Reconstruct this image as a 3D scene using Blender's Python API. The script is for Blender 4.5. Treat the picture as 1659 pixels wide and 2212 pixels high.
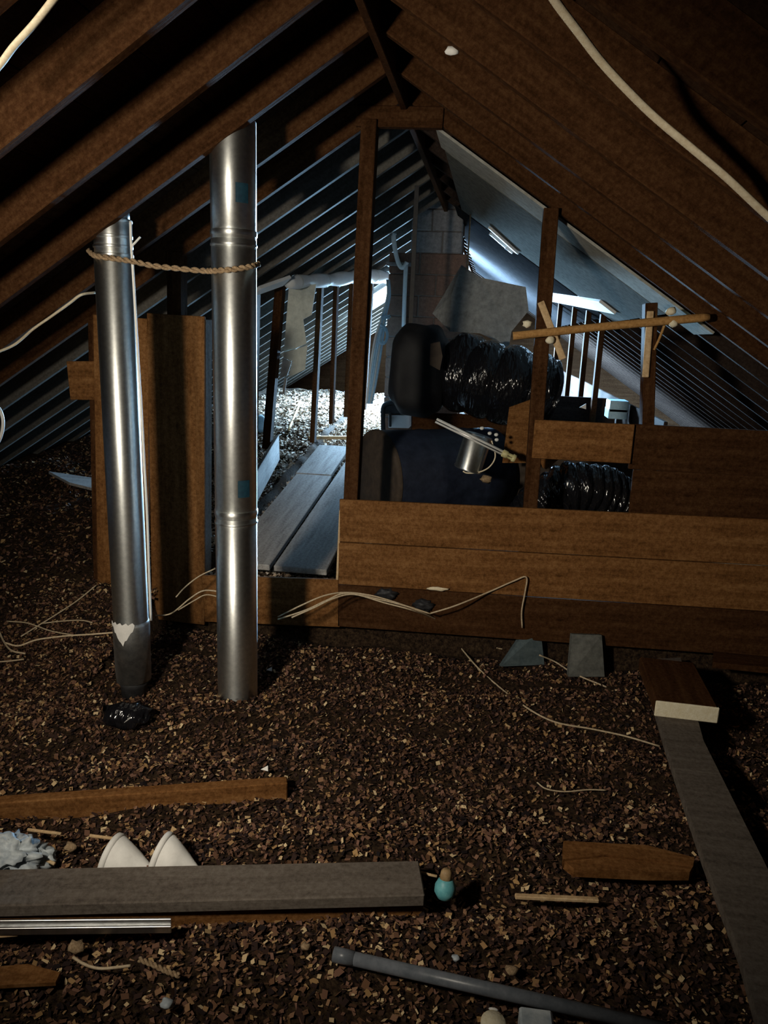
import bpy, bmesh, math, random
import numpy as np
from mathutils import Vector, Matrix, noise
from math import sin, cos, pi, radians, sqrt

random.seed(7)
rng = np.random.default_rng(11)
for o in list(bpy.data.objects):
    bpy.data.objects.remove(o)
scene = bpy.context.scene
COL = scene.collection

# ------------------------------------------------------------------ camera
F, CX, CY = 1598.0, 829.5, 1106.0                 # focal length and centre in photo pixels
YAW, PITCH, ROLL = radians(8.0), radians(13.5), radians(2.3)
CAM = Vector((0, 0, 1.5))
fwd = Vector((-sin(YAW) * cos(PITCH), cos(YAW) * cos(PITCH), -sin(PITCH)))
r0 = Vector((cos(YAW), sin(YAW), 0))
u0 = r0.cross(fwd)
rgt = r0 * cos(ROLL) + u0 * sin(ROLL)
upv = -r0 * sin(ROLL) + u0 * cos(ROLL)
cam_data = bpy.data.cameras.new('camera')
cam = bpy.data.objects.new('camera', cam_data)
COL.objects.link(cam)
M = Matrix((rgt, upv, -fwd)).transposed().to_4x4()
M.translation = CAM
cam.matrix_world = M
cam_data.sensor_fit = 'VERTICAL'
cam_data.sensor_height = 36.0
cam_data.lens = 36.0 * F / 2212.0
cam_data.clip_start = 0.02
scene.camera = cam

# ------------------------------------------------------------------ world, lights, exposure
world = bpy.data.worlds.new('world')
scene.world = world
world.use_nodes = True
bg = world.node_tree.nodes['Background']
bg.inputs[0].default_value = (0.45, 0.66, 1.0, 1)
bg.inputs[1].default_value = 1.2
vs = scene.view_settings
vs.view_transform = 'Standard'
vs.look = 'None'
vs.exposure = 0.0
vs.gamma = 1.0
vs.use_curve_mapping = False


def light(name, kind, loc, target, power, color, **kw):
    d = bpy.data.lights.new(name, kind)
    d.energy = power
    d.color = color
    for k, v in kw.items():
        setattr(d, k, v)
    o = bpy.data.objects.new(name, d)
    COL.objects.link(o)
    o.location = loc
    o.rotation_euler = (Vector(target) - Vector(loc)).to_track_quat('-Z', 'Y').to_euler()
    return o


WINX, WINY, WINZ, WINW, WINH = -1.25, 13.2, 1.25, 0.9, 0.8
light('window_daylight', 'AREA', (WINX, WINY + 0.14, WINZ), (WINX, 0, WINZ - 1.2), 4600, (0.40, 0.69, 1.0),
      shape='RECTANGLE', size=WINW, size_y=WINH)
SKX0, SKX1, SKY0, SKY1 = -1.55, -0.71, 8.5, 9.9    # roof window in the left slope, beyond the chimney
_sx = (SKX0 + SKX1) / 2
_sz = 2.55 + 0.15 + 0.65 * (_sx + 0.5) + 0.07
light('roof_window_daylight', 'AREA', (_sx - 0.04, (SKY0 + SKY1) / 2, _sz), (_sx - 0.04 + 0.65, (SKY0 + SKY1) / 2, _sz - 1.0), 5000, (0.42, 0.70, 1.0),
      shape='RECTANGLE', size=1.0, size_y=0.8)
light('work_lamp_beam', 'SPOT', (-1.25, 0.35, 1.62), (-0.42, 3.6, 0.78), 240, (1.0, 0.90, 0.74),
      spot_size=radians(105), spot_blend=1.0, shadow_soft_size=0.10)

# ------------------------------------------------------------------ photo pixel -> place helpers
RX, RZ, SL = -0.5, 2.55, 0.65                     # ridge X, rafter underside at ridge, slope
Z0 = -0.13                                        # level of the loose fill near the camera
PY = 3.70                                         # partition plane


def ray(px, py):
    return fwd + rgt * ((px - CX) / F) - upv * ((py - CY) / F)


def onY(px, py, Y):
    d = ray(px, py)
    return CAM + d * (Y / d.y)


def onZ(px, py, Z=Z0):
    d = ray(px, py)
    return CAM + d * ((Z - CAM.z) / d.z)


def onRoof(px, py, side, off=0.0):
    d = ray(px, py)
    n = Vector((side * SL, 0, 1))
    return CAM + d * ((RZ + off + side * SL * RX - n.dot(CAM)) / n.dot(d))


def roofz(x, off=0.0):
    return RZ + off - SL * abs(x - RX)


def sstep(a, b, x):
    t = min(1, max(0, (x - a) / (b - a)))
    return t * t * (3 - 2 * t)


def fill_z(x, y):
    """height of the loose fill"""
    n = noise.noise(Vector((x * 1.3, y * 1.3, 3.1))) * 0.05 + noise.noise(Vector((x * 4.1, y * 4.1, 8.3))) * 0.035 - 0.012
    near = Z0 - 0.012 + 0.026 * sin((y - 0.25 * x) * 2 * pi / 0.46 + pi + 2.2 * noise.noise(Vector((x * 0.8, y * 0.8, 1.7)))) * (1 if y < 3.45 else 0)
    far = 0.13 + 0.13 * (max(y, PY) - 3.72)
    far = min(far, 0.62)
    far = far + (0.12 - far) * sstep(-0.75, -0.1, x)
    if x < -1.75:
        t = sstep(2.75, 3.85, y)
    else:
        t = 1.0 if y > PY else 0.0
    if y > PY + 0.05 and -1.62 < x < -0.72:        # boards lie here
        n = n * 0.4 - 0.05
    z = near * (1 - t) + far * t + n
    return min(z, max(roofz(x, 0.05), -0.1))


def on_fill(px, py, lift=0.0):
    z = Z0
    for _ in range(12):
        p = onZ(px, py, z + lift)
        z = 0.5 * z + 0.5 * fill_z(p.x, p.y)
    return onZ(px, py, z + lift)


# ------------------------------------------------------------------ materials
MATS = {}


def base_mat(name, color, rough=0.8, metal=0.0, spec=0.5):
    m = bpy.data.materials.new(name)
    m.use_nodes = True
    b = m.node_tree.nodes['Principled BSDF']
    b.inputs['Base Color'].default_value = (*color, 1)
    b.inputs['Roughness'].default_value = rough
    b.inputs['Metallic'].default_value = metal
    b.inputs['Specular IOR Level'].default_value = spec
    MATS[name] = m
    return m, m.node_tree, b


def ramp(nt, stops):
    r = nt.nodes.new('ShaderNodeValToRGB')
    e = r.color_ramp.elements
    while len(e) < len(stops):
        e.new(0.5)
    for el, (p, c) in zip(e, stops):
        el.position = p
        el.color = (*c, 1)
    return r


def coords(nt, scale, kind='Object'):
    tc = nt.nodes.new('ShaderNodeTexCoord')
    mp = nt.nodes.new('ShaderNodeMapping')
    mp.inputs['Scale'].default_value = scale
    nt.links.new(tc.outputs[kind], mp.inputs['Vector'])
    return mp.outputs[0]


def tex_noise(nt, vec, scale, detail=4, rough=0.6):
    n = nt.nodes.new('ShaderNodeTexNoise')
    n.inputs['Scale'].default_value = scale
    n.inputs['Detail'].default_value = detail
    n.inputs['Roughness'].default_value = rough
    nt.links.new(vec, n.inputs['Vector'])
    return n.outputs['Fac']


def bump(nt, b, fac, strength, dist=0.01):
    bp = nt.nodes.new('ShaderNodeBump')
    bp.inputs['Strength'].default_value = strength
    bp.inputs['Distance'].default_value = dist
    nt.links.new(fac, bp.inputs['Height'])
    nt.links.new(bp.outputs[0], b.inputs['Normal'])


def wood(name, dark, mid, lite, rough=0.85):
    """grain runs along the object's local X"""
    m, nt, b = base_mat(name, mid, rough, spec=0.03)
    v = coords(nt, (1.2, 14, 14))
    f1 = tex_noise(nt, v, 2.0, 6, 0.65)
    v2 = coords(nt, (1, 1, 1))
    f2 = tex_noise(nt, v2, 60.0, 3, 0.8)
    mx = nt.nodes.new('ShaderNodeMath')
    mx.operation = 'MULTIPLY_ADD'
    mx.inputs[1].default_value = 0.55
    nt.links.new(f2, mx.inputs[0])
    ms = nt.nodes.new('ShaderNodeMath')
    ms.operation = 'MULTIPLY'
    ms.inputs[1].default_value = 0.5
    nt.links.new(f1, ms.inputs[0])
    nt.links.new(ms.outputs[0], mx.inputs[2])
    r = ramp(nt, [(0.36, dark), (0.52, mid), (0.68, lite)])
    nt.links.new(mx.outputs[0], r.inputs[0])
    nt.links.new(r.outputs[0], b.inputs['Base Color'])
    bump(nt, b, f1, 0.35, 0.006)
    return m


def mottled(name, c0, c1, scale=20, rough=0.8, metal=0.0, bumps=0.2, spec=0.4):
    m, nt, b = base_mat(name, c0, rough, metal, spec)
    f = tex_noise(nt, coords(nt, (1, 1, 1)), scale, 5, 0.7)
    r = ramp(nt, [(0.35, c0), (0.65, c1)])
    nt.links.new(f, r.inputs[0])
    nt.links.new(r.outputs[0], b.inputs['Base Color'])
    if bumps:
        bump(nt, b, f, bumps, 0.005)
    return m


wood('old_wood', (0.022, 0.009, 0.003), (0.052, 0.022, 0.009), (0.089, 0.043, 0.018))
wood('board_wood', (0.073, 0.031, 0.010), (0.169, 0.075, 0.025), (0.269, 0.135, 0.051))
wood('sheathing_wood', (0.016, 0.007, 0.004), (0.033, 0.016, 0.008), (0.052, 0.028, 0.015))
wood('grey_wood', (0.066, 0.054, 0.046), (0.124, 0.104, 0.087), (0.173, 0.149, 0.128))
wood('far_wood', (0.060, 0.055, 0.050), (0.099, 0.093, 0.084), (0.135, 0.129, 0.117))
wood('shade_tone_wood', (0.016, 0.011, 0.009), (0.032, 0.022, 0.018), (0.05, 0.036, 0.028))  # darker copy of the old wood; shade on the far right put into colour
wood('plank_pale', (0.20, 0.19, 0.18), (0.36, 0.345, 0.33), (0.5, 0.48, 0.46))
wood('pale_wood', (0.35, 0.23, 0.12), (0.55, 0.38, 0.21), (0.72, 0.54, 0.33))
wood('stick_wood', (0.234, 0.117, 0.041), (0.414, 0.225, 0.081), (0.558, 0.333, 0.135))
m = mottled('flue_metal', (0.72, 0.74, 0.73), (0.88, 0.90, 0.88), 55, 0.46, 1.0, 0.03)
nt = m.node_tree
tg = nt.nodes.new('ShaderNodeTangent')
tg.direction_type = 'RADIAL'
tg.axis = 'Z'
bb = nt.nodes['Principled BSDF']
nt.links.new(tg.outputs[0], bb.inputs['Tangent'])
bb.inputs['Anisotropic'].default_value = 0.75
bb.inputs['Anisotropic Rotation'].default_value = 0.25
mottled('flue_metal_dull', (0.30, 0.31, 0.31), (0.48, 0.49, 0.49), 30, 0.5, 1.0, 0.1)
mottled('aluminium', (0.6, 0.6, 0.6), (0.75, 0.75, 0.75), 40, 0.35, 1.0, 0.05)
mottled('sticker_teal', (0.004, 0.025, 0.045), (0.008, 0.045, 0.07), 60, 0.6)
mottled('white_plastic', (0.72, 0.72, 0.68), (0.82, 0.82, 0.79), 30, 0.5, 0, 0.05)
mottled('cream_cable', (0.68, 0.56, 0.38), (0.85, 0.75, 0.55), 90, 0.6, 0, 0.1)
mottled('wire_tan', (0.42, 0.32, 0.20), (0.62, 0.50, 0.34), 90, 0.6, 0, 0.1)
mottled('blue_cable', (0.38, 0.62, 0.80), (0.55, 0.78, 0.92), 60, 0.5, 0, 0.05)
mottled('rope_jute', (0.20, 0.13, 0.07), (0.42, 0.30, 0.18), 120, 0.95, 0, 0.5)
mottled('white_paper', (0.72, 0.71, 0.68), (0.84, 0.83, 0.80), 25, 0.85, 0, 0.1)
mottled('cream_foam', (0.74, 0.66, 0.46), (0.86, 0.80, 0.62), 70, 0.9, 0, 0.5)
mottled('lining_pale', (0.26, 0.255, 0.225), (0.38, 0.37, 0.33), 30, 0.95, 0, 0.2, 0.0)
mottled('shade_lining', (0.010, 0.010, 0.011), (0.02, 0.02, 0.021), 20, 1.0, 0, 0.1, 0.0)
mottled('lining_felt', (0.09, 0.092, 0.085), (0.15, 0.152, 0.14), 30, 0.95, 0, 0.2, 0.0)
mottled('grey_board', (0.20, 0.205, 0.20), (0.34, 0.345, 0.335), 22, 0.9, 0, 0.2)
mottled('teal_pad', (0.05, 0.072, 0.08), (0.09, 0.12, 0.13), 30, 0.9, 0, 0.3)
mottled('teal_plastic', (0.09, 0.33, 0.38), (0.16, 0.46, 0.50), 40, 0.45, 0, 0.05)
mottled('pale_facing', (0.50, 0.54, 0.50), (0.70, 0.74, 0.68), 16, 0.8, 0, 0.3)
mottled('brown_cap', (0.26, 0.17, 0.08), (0.42, 0.29, 0.15), 50, 0.6)
mottled('yellow_brass', (0.5, 0.45, 0.2), (0.68, 0.62, 0.34), 40, 0.5)
mottled('black_rubber', (0.012, 0.012, 0.014), (0.03, 0.03, 0.032), 20, 0.6)
mottled('grey_pipe', (0.10, 0.115, 0.135), (0.16, 0.175, 0.20), 30, 0.35, 0, 0.05)
mottled('drum_blue', (0.010, 0.014, 0.028), (0.022, 0.03, 0.055), 14, 0.55, 0, 0.1)
mottled('drum_brown', (0.035, 0.025, 0.018), (0.07, 0.05, 0.035), 14, 0.8)
mottled('crumpled', (0.30, 0.35, 0.40), (0.55, 0.60, 0.62), 18, 0.5, 0, 0.4)
mottled('mortar', (0.10, 0.085, 0.075), (0.17, 0.15, 0.13), 40, 0.95)
mottled('block_brown', (0.11, 0.06, 0.042), (0.19, 0.11, 0.075), 30, 0.95, 0, 0.5)
mottled('block_grey', (0.15, 0.14, 0.135), (0.26, 0.25, 0.24), 30, 0.95, 0, 0.5)
mottled('white_wrap', (0.84, 0.86, 0.86), (0.92, 0.93, 0.93), 14, 0.7, 0, 0.4)

m, nt, b = base_mat('black_film', (0.008, 0.008, 0.010), 0.16, 0, 0.6)
v = coords(nt, (2.4, 0.8, 0.8))
bump(nt, b, tex_noise(nt, v, 13, 2, 0.5), 0.8, 0.03)
mottled('black_wrap', (0.006, 0.006, 0.008), (0.014, 0.014, 0.016), 8, 0.7, 0, 0.3)

m, nt, b = base_mat('fill_base', (0.08, 0.05, 0.03), 1.0, 0, 0.1)
f = tex_noise(nt, coords(nt, (1, 1, 1)), 55, 6, 0.8)
r = ramp(nt, [(0.38, (0.008, 0.005, 0.004)), (0.52, (0.045, 0.027, 0.016)), (0.7, (0.12, 0.08, 0.042))])
nt.links.new(f, r.inputs[0])
nt.links.new(r.outputs[0], b.inputs['Base Color'])
bump(nt, b, f, 0.8, 0.02)

m, nt, b = base_mat('shavings', (0.3, 0.2, 0.1), 0.9, 0, 0.2)
g = nt.nodes.new('ShaderNodeNewGeometry')
r = ramp(nt, [(0.0, (0.010, 0.007, 0.008)), (0.35, (0.045, 0.023, 0.017)), (0.6, (0.14, 0.070, 0.036)),
              (0.78, (0.20, 0.105, 0.075)), (0.92, (0.36, 0.215, 0.09)), (1.0, (0.70, 0.54, 0.32))])
nt.links.new(g.outputs['Random Per Island'], r.inputs[0])
nt.links.new(r.outputs[0], b.inputs['Base Color'])

m, nt, b = base_mat('lit_tone_shavings', (0.5, 0.4, 0.3), 0.9, 0, 0.2)  # paler copy of the shavings; daylight on the far fill put into colour
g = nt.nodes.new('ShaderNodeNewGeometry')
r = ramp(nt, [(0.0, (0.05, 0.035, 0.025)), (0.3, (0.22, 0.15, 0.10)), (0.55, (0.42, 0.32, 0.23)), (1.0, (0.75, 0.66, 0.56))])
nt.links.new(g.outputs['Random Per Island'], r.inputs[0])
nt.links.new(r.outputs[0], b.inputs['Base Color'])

m, nt, b = base_mat('glass', (0.9, 0.95, 1), 0.03, 0, 0.5)
b.inputs['Transmission Weight'].default_value = 1.0
b.inputs['IOR'].default_value = 1.05


# ------------------------------------------------------------------ builders
def world_loc(o):
    return world_loc(o.parent) + o.location if o.parent else Vector(o.location)


def link(name, verts, faces, mat, parent=None, smooth=False, origin=None, rot=None, verts_local=False):
    """one mesh object; verts in world space unless verts_local (then rot/origin place it)"""
    me = bpy.data.meshes.new(name)
    if verts_local:
        vl = [tuple(v) for v in verts]
    else:
        if origin is None:
            a = np.array([tuple(v) for v in verts])
            lo, hi = a.min(0), a.max(0)
            origin = Vector(((lo[0] + hi[0]) / 2, (lo[1] + hi[1]) / 2, lo[2]))
        vl = [tuple(Vector(v) - origin) for v in verts]
    me.from_pydata(vl, [], faces)
    me.materials.append(MATS[mat])
    if smooth:
        me.polygons.foreach_set('use_smooth', [True] * len(me.polygons))
    me.update()
    o = bpy.data.objects.new(name, me)
    COL.objects.link(o)
    o.location = origin
    if rot is not None:
        o.rotation_euler = rot
    if parent:
        o.parent = parent
        o.location = Vector(origin) - world_loc(parent)
    return o


def tag(o, label, cat, group=None, kind=None):
    if label:
        o['label'] = label
    if cat:
        o['category'] = cat
    if group:
        o['group'] = group
    if kind:
        o['kind'] = kind
    return o


def thing(name, loc, label=None, cat=None, group=None, kind=None):
    o = bpy.data.objects.new(name, None)
    o.empty_display_size = 0.1
    COL.objects.link(o)
    o.location = loc
    return tag(o, label, cat, group, kind)


def beam(name, p0, p1, w, h, mat, parent=None, side=None, bev=0.003, twist=0.0):
    """box from p0 to p1 (axis through its centre), w across `side`, h across the other; local X is its length"""
    p0, p1 = Vector(p0), Vector(p1)
    x = (p1 - p0).normalized()
    s = Vector(side) if side is not None else Vector((0, 1, 0))
    if abs(s.normalized().dot(x)) > 0.95:
        s = Vector((1, 0, 0)) if abs(x.x) < 0.8 else Vector((0, 0, 1))
    z = x.cross(s).normalized()
    y = z.cross(x).normalized()
    if twist:
        q = Matrix.Rotation(twist, 3, x)
        y, z = q @ y, q @ z
    L = (p1 - p0).length / 2
    a, c = w / 2, h / 2
    e = min(bev, a * 0.4, c * 0.4)
    bm = bmesh.new()
    bmesh.ops.create_cube(bm, size=1.0)
    for v in bm.verts:
        v.co = Vector((v.co.x * 2 * L, v.co.y * w, v.co.z * h))
    if e > 0:
        bmesh.ops.bevel(bm, geom=bm.edges[:], offset=e, segments=1, affect='EDGES')
    me = bpy.data.meshes.new(name)
    bm.to_mesh(me)
    bm.free()
    me.materials.append(MATS[mat])
    o = bpy.data.objects.new(name, me)
    COL.objects.link(o)
    R = Matrix((x, y, z)).transposed()
    o.rotation_euler = R.to_euler()
    o.location = (p0 + p1) / 2
    if parent:
        o.parent = parent
        o.location = (p0 + p1) / 2 - world_loc(parent)
    return o


def smooth_path(pts, n=6):
    pts = [Vector(p) for p in pts]
    if len(pts) < 3:
        return pts
    out = []
    P = [pts[0] * 2 - pts[1]] + pts + [pts[-1] * 2 - pts[-2]]
    for i in range(1, len(P) - 2):
        a, b_, c, d = P[i - 1], P[i], P[i + 1], P[i + 2]
        for k in range(n):
            t = k / n
            out.append(0.5 * ((2 * b_) + (c - a) * t + (2 * a - 5 * b_ + 4 * c - d) * t * t
                              + (3 * b_ - a - 3 * c + d) * t ** 3))
    out.append(pts[-1])
    return out


def tube_geo(path, rad, seg=8, flat=1.0, cap=True, ref=None):
    path = [Vector(p) for p in path]
    n = len(path)
    rads = rad if isinstance(rad, (list, tuple)) else [rad] * n
    V, Fc = [], []
    t0 = (path[1] - path[0]).normalized()
    a = Vector(ref) if ref else (Vector((0, 0, 1)) if abs(t0.z) < 0.9 else Vector((1, 0, 0)))
    nrm = (a - t0 * a.dot(t0)).normalized()
    for i in range(n):
        t = (path[min(i + 1, n - 1)] - path[max(i - 1, 0)]).normalized()
        nrm = (nrm - t * nrm.dot(t)).normalized()
        bn = t.cross(nrm)
        for k in range(seg):
            th = 2 * pi * k / seg
            V.append(path[i] + nrm * cos(th) * rads[i] * flat + bn * sin(th) * rads[i])
    for i in range(n - 1):
        for k in range(seg):
            k2 = (k + 1) % seg
            Fc.append((i * seg + k, i * seg + k2, (i + 1) * seg + k2, (i + 1) * seg + k))
    if cap:
        Fc.append(tuple(reversed(range(seg))))
        Fc.append(tuple((n - 1) * seg + k for k in range(seg)))
    return V, Fc


def tube(name, pts, rad, mat, parent=None, seg=8, flat=1.0, n=6, ref=None, smooth=True):
    path = smooth_path(pts, n) if n else [Vector(p) for p in pts]
    V, Fc = tube_geo(path, rad, seg, flat, True, ref)
    return link(name, V, Fc, mat, parent, smooth)


def frame(axis):
    z = Vector(axis).normalized()
    a = Vector((0, 0, 1)) if abs(z.z) < 0.9 else Vector((0, -1, 0))
    x = (a - z * a.dot(z)).normalized()
    return x, z.cross(x), z


def lathe(name, p0, axis, prof, mat, parent=None, seg=32, smooth=True, cap=True, arc=(0, 2 * pi)):
    """profile [(t along axis, radius)]"""
    x, y, z = frame(axis)
    p0 = Vector(p0)
    full = abs(arc[1] - arc[0] - 2 * pi) < 1e-6
    ns = seg if full else seg + 1
    V, Fc = [], []
    for t, r_ in prof:
        for k in range(ns):
            th = arc[0] + (arc[1] - arc[0]) * k / seg
            V.append(p0 + z * t + (x * cos(th) + y * sin(th)) * r_)
    for i in range(len(prof) - 1):
        for k in range(seg):
            k2 = (k + 1) % ns
            Fc.append((i * ns + k, i * ns + k2, (i + 1) * ns + k2, (i + 1) * ns + k))
    if cap and full:
        Fc.append(tuple(reversed(range(ns))))
        Fc.append(tuple((len(prof) - 1) * ns + k for k in range(ns)))
    return link(name, V, Fc, mat, parent, smooth)


def plate(name, pts, thick, mat, parent=None, nrm=None):
    """polygon given by world points, extruded by thick against its normal"""
    P = [Vector(p) for p in pts]
    if nrm is None:
        nrm = (P[1] - P[0]).cross(P[2] - P[0]).normalized()
    n = Vector(nrm).normalized()
    k = len(P)
    V = P + [p + n * thick for p in P]
    Fc = [tuple(range(k)), tuple(reversed(range(k, 2 * k)))]
    for i in range(k):
        j = (i + 1) % k
        Fc.append((i, i + k, j + k, j))
    return link(name, V, Fc, mat, parent)


def blob(name, c, size, mat, parent=None, amp=0.15, freq=3.0, sub=3, power=1.0, seed=0.0):
    bm = bmesh.new()
    bmesh.ops.create_icosphere(bm, subdivisions=sub, radius=1.0)
    V = []
    for v in bm.verts:
        d = v.co.normalized()
        q = Vector([math.copysign(abs(t) ** power, t) for t in d])
        k = 1 + amp * noise.noise(d * freq + Vector((seed, seed * 2, 0)))
        V.append(Vector(c) + Vector((q.x * size[0], q.y * size[1], q.z * size[2])) * k)
    Fc = [tuple(v.index for v in f_.verts) for f_ in bm.faces]
    bm.free()
    return link(name, V, Fc, mat, parent, True)


# ================================================================== THE SETTING
YN, YF = -2.2, 13.2                                # near and far ends of the attic
XL, XR = -4.7, 3.7

fl = link('floor', [(XL, YN, -0.22), (XR, YN, -0.22), (XR, YF, -0.22), (XL, YF, -0.22),
                    (XL, YN, -0.32), (XR, YN, -0.32), (XR, YF, -0.32), (XL, YF, -0.32)],
          [(0, 1, 2, 3), (7, 6, 5, 4), (0, 4, 5, 1), (1, 5, 6, 2), (2, 6, 7, 3), (3, 7, 4, 0)], 'fill_base')
tag(fl, 'dark attic floor lying under the brown loose fill', 'floor', kind='structure')

# roof: two sheathed slopes, rafters 0.41 m apart, ridge board
RD = 0.15                                          # rafter depth, measured upright
ceil_ = thing('ceiling', (RX, 5.5, RZ), 'sloping gable roof underside with brown rafters and board sheathing', 'ceiling', kind='structure')
for sd in (-1, 1):
    for k in range(24):                            # sheathing boards run along the ridge
        s0, s1 = k * 0.21, k * 0.21 + 0.207
        xa, xb = RX + sd * s0, RX + sd * s1
        za, zb = RZ + RD - SL * s0, RZ + RD - SL * s1
        if zb < -0.35:
            break
        t = 0.022
        V = [(xa, YN, za), (xb, YN, zb), (xb, YF, zb), (xa, YF, za), (xa, YN, za + t), (xb, YN, zb + t), (xb, YF, zb + t), (xa, YF, za + t)]
        # local X along the length so that the grain runs with the board
        for y0, y1, mt in ((YN, PY + 0.02, 'sheathing_wood'), (PY + 0.02, YF, 'far_wood' if sd < 0 else 'shade_tone_wood')) if not (sd == -1 and SKX0 < (xa + xb) / 2 < SKX1) else ((YN, PY + 0.02, 'sheathing_wood'), (PY + 0.02, SKY0, 'far_wood'), (SKY1, YF, 'far_wood')):
            beam('sheathing_board', ((xa + xb) / 2, y0, (za + zb) / 2 + t / 2), ((xa + xb) / 2, y1, (za + zb) / 2 + t / 2),
                 0.207 * sqrt(1 + SL * SL), t, mt, ceil_, side=(1, 0, -sd * SL), bev=0.002)
    # outer skin that keeps the daylight out
    spans = [(0, 4.6, YN, YF)] if sd > 0 else [(0, 0.21, YN, YF), (1.05, 4.6, YN, YF), (0.21, 1.05, YN, SKY0), (0.21, 1.05, SKY1, YF)]
    for s0, s1, y0, y1 in spans:
        zt = RZ + RD + 0.03
        V = [(RX + sd * s0, y0, zt - SL * s0), (RX + sd * s0, y1, zt - SL * s0), (RX + sd * s1, y1, zt - SL * s1), (RX + sd * s1, y0, zt - SL * s1)]
        V += [Vector(v) + Vector((0, 0, 0.03)) for v in V]
        link('roofing_felt', V, [(0, 1, 2, 3), (7, 6, 5, 4), (0, 4, 5, 1), (1, 5, 6, 2), (2, 6, 7, 3), (3, 7, 4, 0)], 'black_rubber', ceil_)
ry = [3.74 + 0.412 * k for k in range(-13, 23)]
for y in ry:
    for sd in (-1, 1):
        jit = random.uniform(-0.008, 0.008)
        e = 4.25
        p0 = Vector((RX + sd * 0.02, y - 0.02 + jit, RZ + RD / 2 - 0.013))
        p1 = Vector((RX + sd * e, y - 0.02 + jit + random.uniform(-0.012, 0.012), RZ + RD / 2 - SL * e))
        beam('rafter', p0, p1, 0.040, RD * cos(math.atan(SL)), 'old_wood' if y < 3.8 else ('far_wood' if sd < 0 else 'shade_tone_wood'), ceil_, side=(0, 1, 0))
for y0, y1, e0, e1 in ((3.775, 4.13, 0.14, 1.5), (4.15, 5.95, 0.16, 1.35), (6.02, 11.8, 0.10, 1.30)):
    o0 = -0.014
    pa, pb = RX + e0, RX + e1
    lm = 'lining_pale' if e1 > 1.4 else ('shade_lining' if y0 > 6 else 'lining_felt')  # last panel is near-black, added to keep the far right slope dark
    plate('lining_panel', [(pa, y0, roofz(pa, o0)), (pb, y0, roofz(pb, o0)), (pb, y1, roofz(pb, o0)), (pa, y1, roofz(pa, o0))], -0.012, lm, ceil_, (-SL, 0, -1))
beam('ridge_board', (RX, YN, RZ + 0.05), (RX, YF, RZ + 0.05), 0.03, 0.2, 'old_wood', ceil_, side=(1, 0, 0))

# gable walls
wb = thing('wall_back', (RX, YF, 0), 'far board gable wall with a small window', 'wall', kind='structure')
wf = thing('wall_front', (RX, YN, 0), 'board gable wall behind the viewer', 'wall', kind='structure')
for i in range(15):
    z0, z1 = -0.3 + i * 0.205, -0.3 + i * 0.205 + 0.2
    hw = (RZ + RD - z0) / SL
    if hw < 0.1:
        break
    beam('board', (RX - hw, YN, (z0 + z1) / 2), (RX + hw, YN, (z0 + z1) / 2), 0.025, 0.204, 'sheathing_wood', wf)
    if z1 < WINZ - WINH / 2 + 0.02 or z0 > WINZ + WINH / 2 - 0.02:
        beam('board', (RX - hw, YF, (z0 + z1) / 2), (RX + hw, YF, (z0 + z1) / 2), 0.025, 0.205, 'sheathing_wood', wb)
    else:
        beam('board', (RX - hw, YF, (z0 + z1) / 2), (WINX - WINW / 2, YF, (z0 + z1) / 2), 0.025, 0.205, 'sheathing_wood', wb)
        beam('board', (WINX + WINW / 2, YF, (z0 + z1) / 2), (RX + hw, YF, (z0 + z1) / 2), 0.025, 0.205, 'sheathing_wood', wb)
win = thing('window_1', (WINX, YF, WINZ - WINH / 2), 'small gable window letting in bluish daylight behind the chimney', 'window', kind='structure')
for sx in (-1, 1):
    beam('frame_jamb', (WINX + sx * (WINW / 2 - 0.02), YF, WINZ - WINH / 2), (WINX + sx * (WINW / 2 - 0.02), YF, WINZ + WINH / 2), 0.06, 0.05, 'grey_wood', win)
    beam('frame_rail', (WINX - WINW / 2, YF, WINZ + sx * (WINH / 2 - 0.02)), (WINX + WINW / 2, YF, WINZ + sx * (WINH / 2 - 0.02)), 0.06, 0.05, 'grey_wood', win)
beam('glazing_bar', (WINX, YF, WINZ - WINH / 2), (WINX, YF, WINZ + WINH / 2), 0.03, 0.03, 'grey_wood', win)

rw = thing('window_2', (_sx, SKY0, _sz), 'roof window in the left slope beyond the chimney', 'window', kind='structure')
for x_ in (SKX0, SKX1):
    beam('frame_jamb', (x_, SKY0, roofz(x_, RD)), (x_, SKY1, roofz(x_, RD)), 0.03, 0.05, 'white_wrap', rw, side=(1, 0, 0))
for y_ in (SKY0, SKY1):
    beam('frame_rail', (SKX0, y_, roofz(SKX0, RD)), (SKX1, y_, roofz(SKX1, RD)), 0.03, 0.05, 'white_wrap', rw, side=(0, 1, 0))

# loose fill: undulating base + flakes
def fill_patch(name, x0, x1, y0, y1, step, label):
    nx, ny = int((x1 - x0) / step) + 1, int((y1 - y0) / step) + 1
    V, Fc = [], []
    for j in range(ny):
        for i in range(nx):
            x, y = x0 + (x1 - x0) * i / (nx - 1), y0 + (y1 - y0) * j / (ny - 1)
            V.append((x, y, fill_z(x, y)))
    for j in range(ny - 1):
        for i in range(nx - 1):
            a = j * nx + i
            Fc.append((a, a + 1, a + nx + 1, a + nx))
    o = link(name, V, Fc, 'fill_base', None, True)
    return tag(o, label, 'loose fill', kind='stuff')


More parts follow.
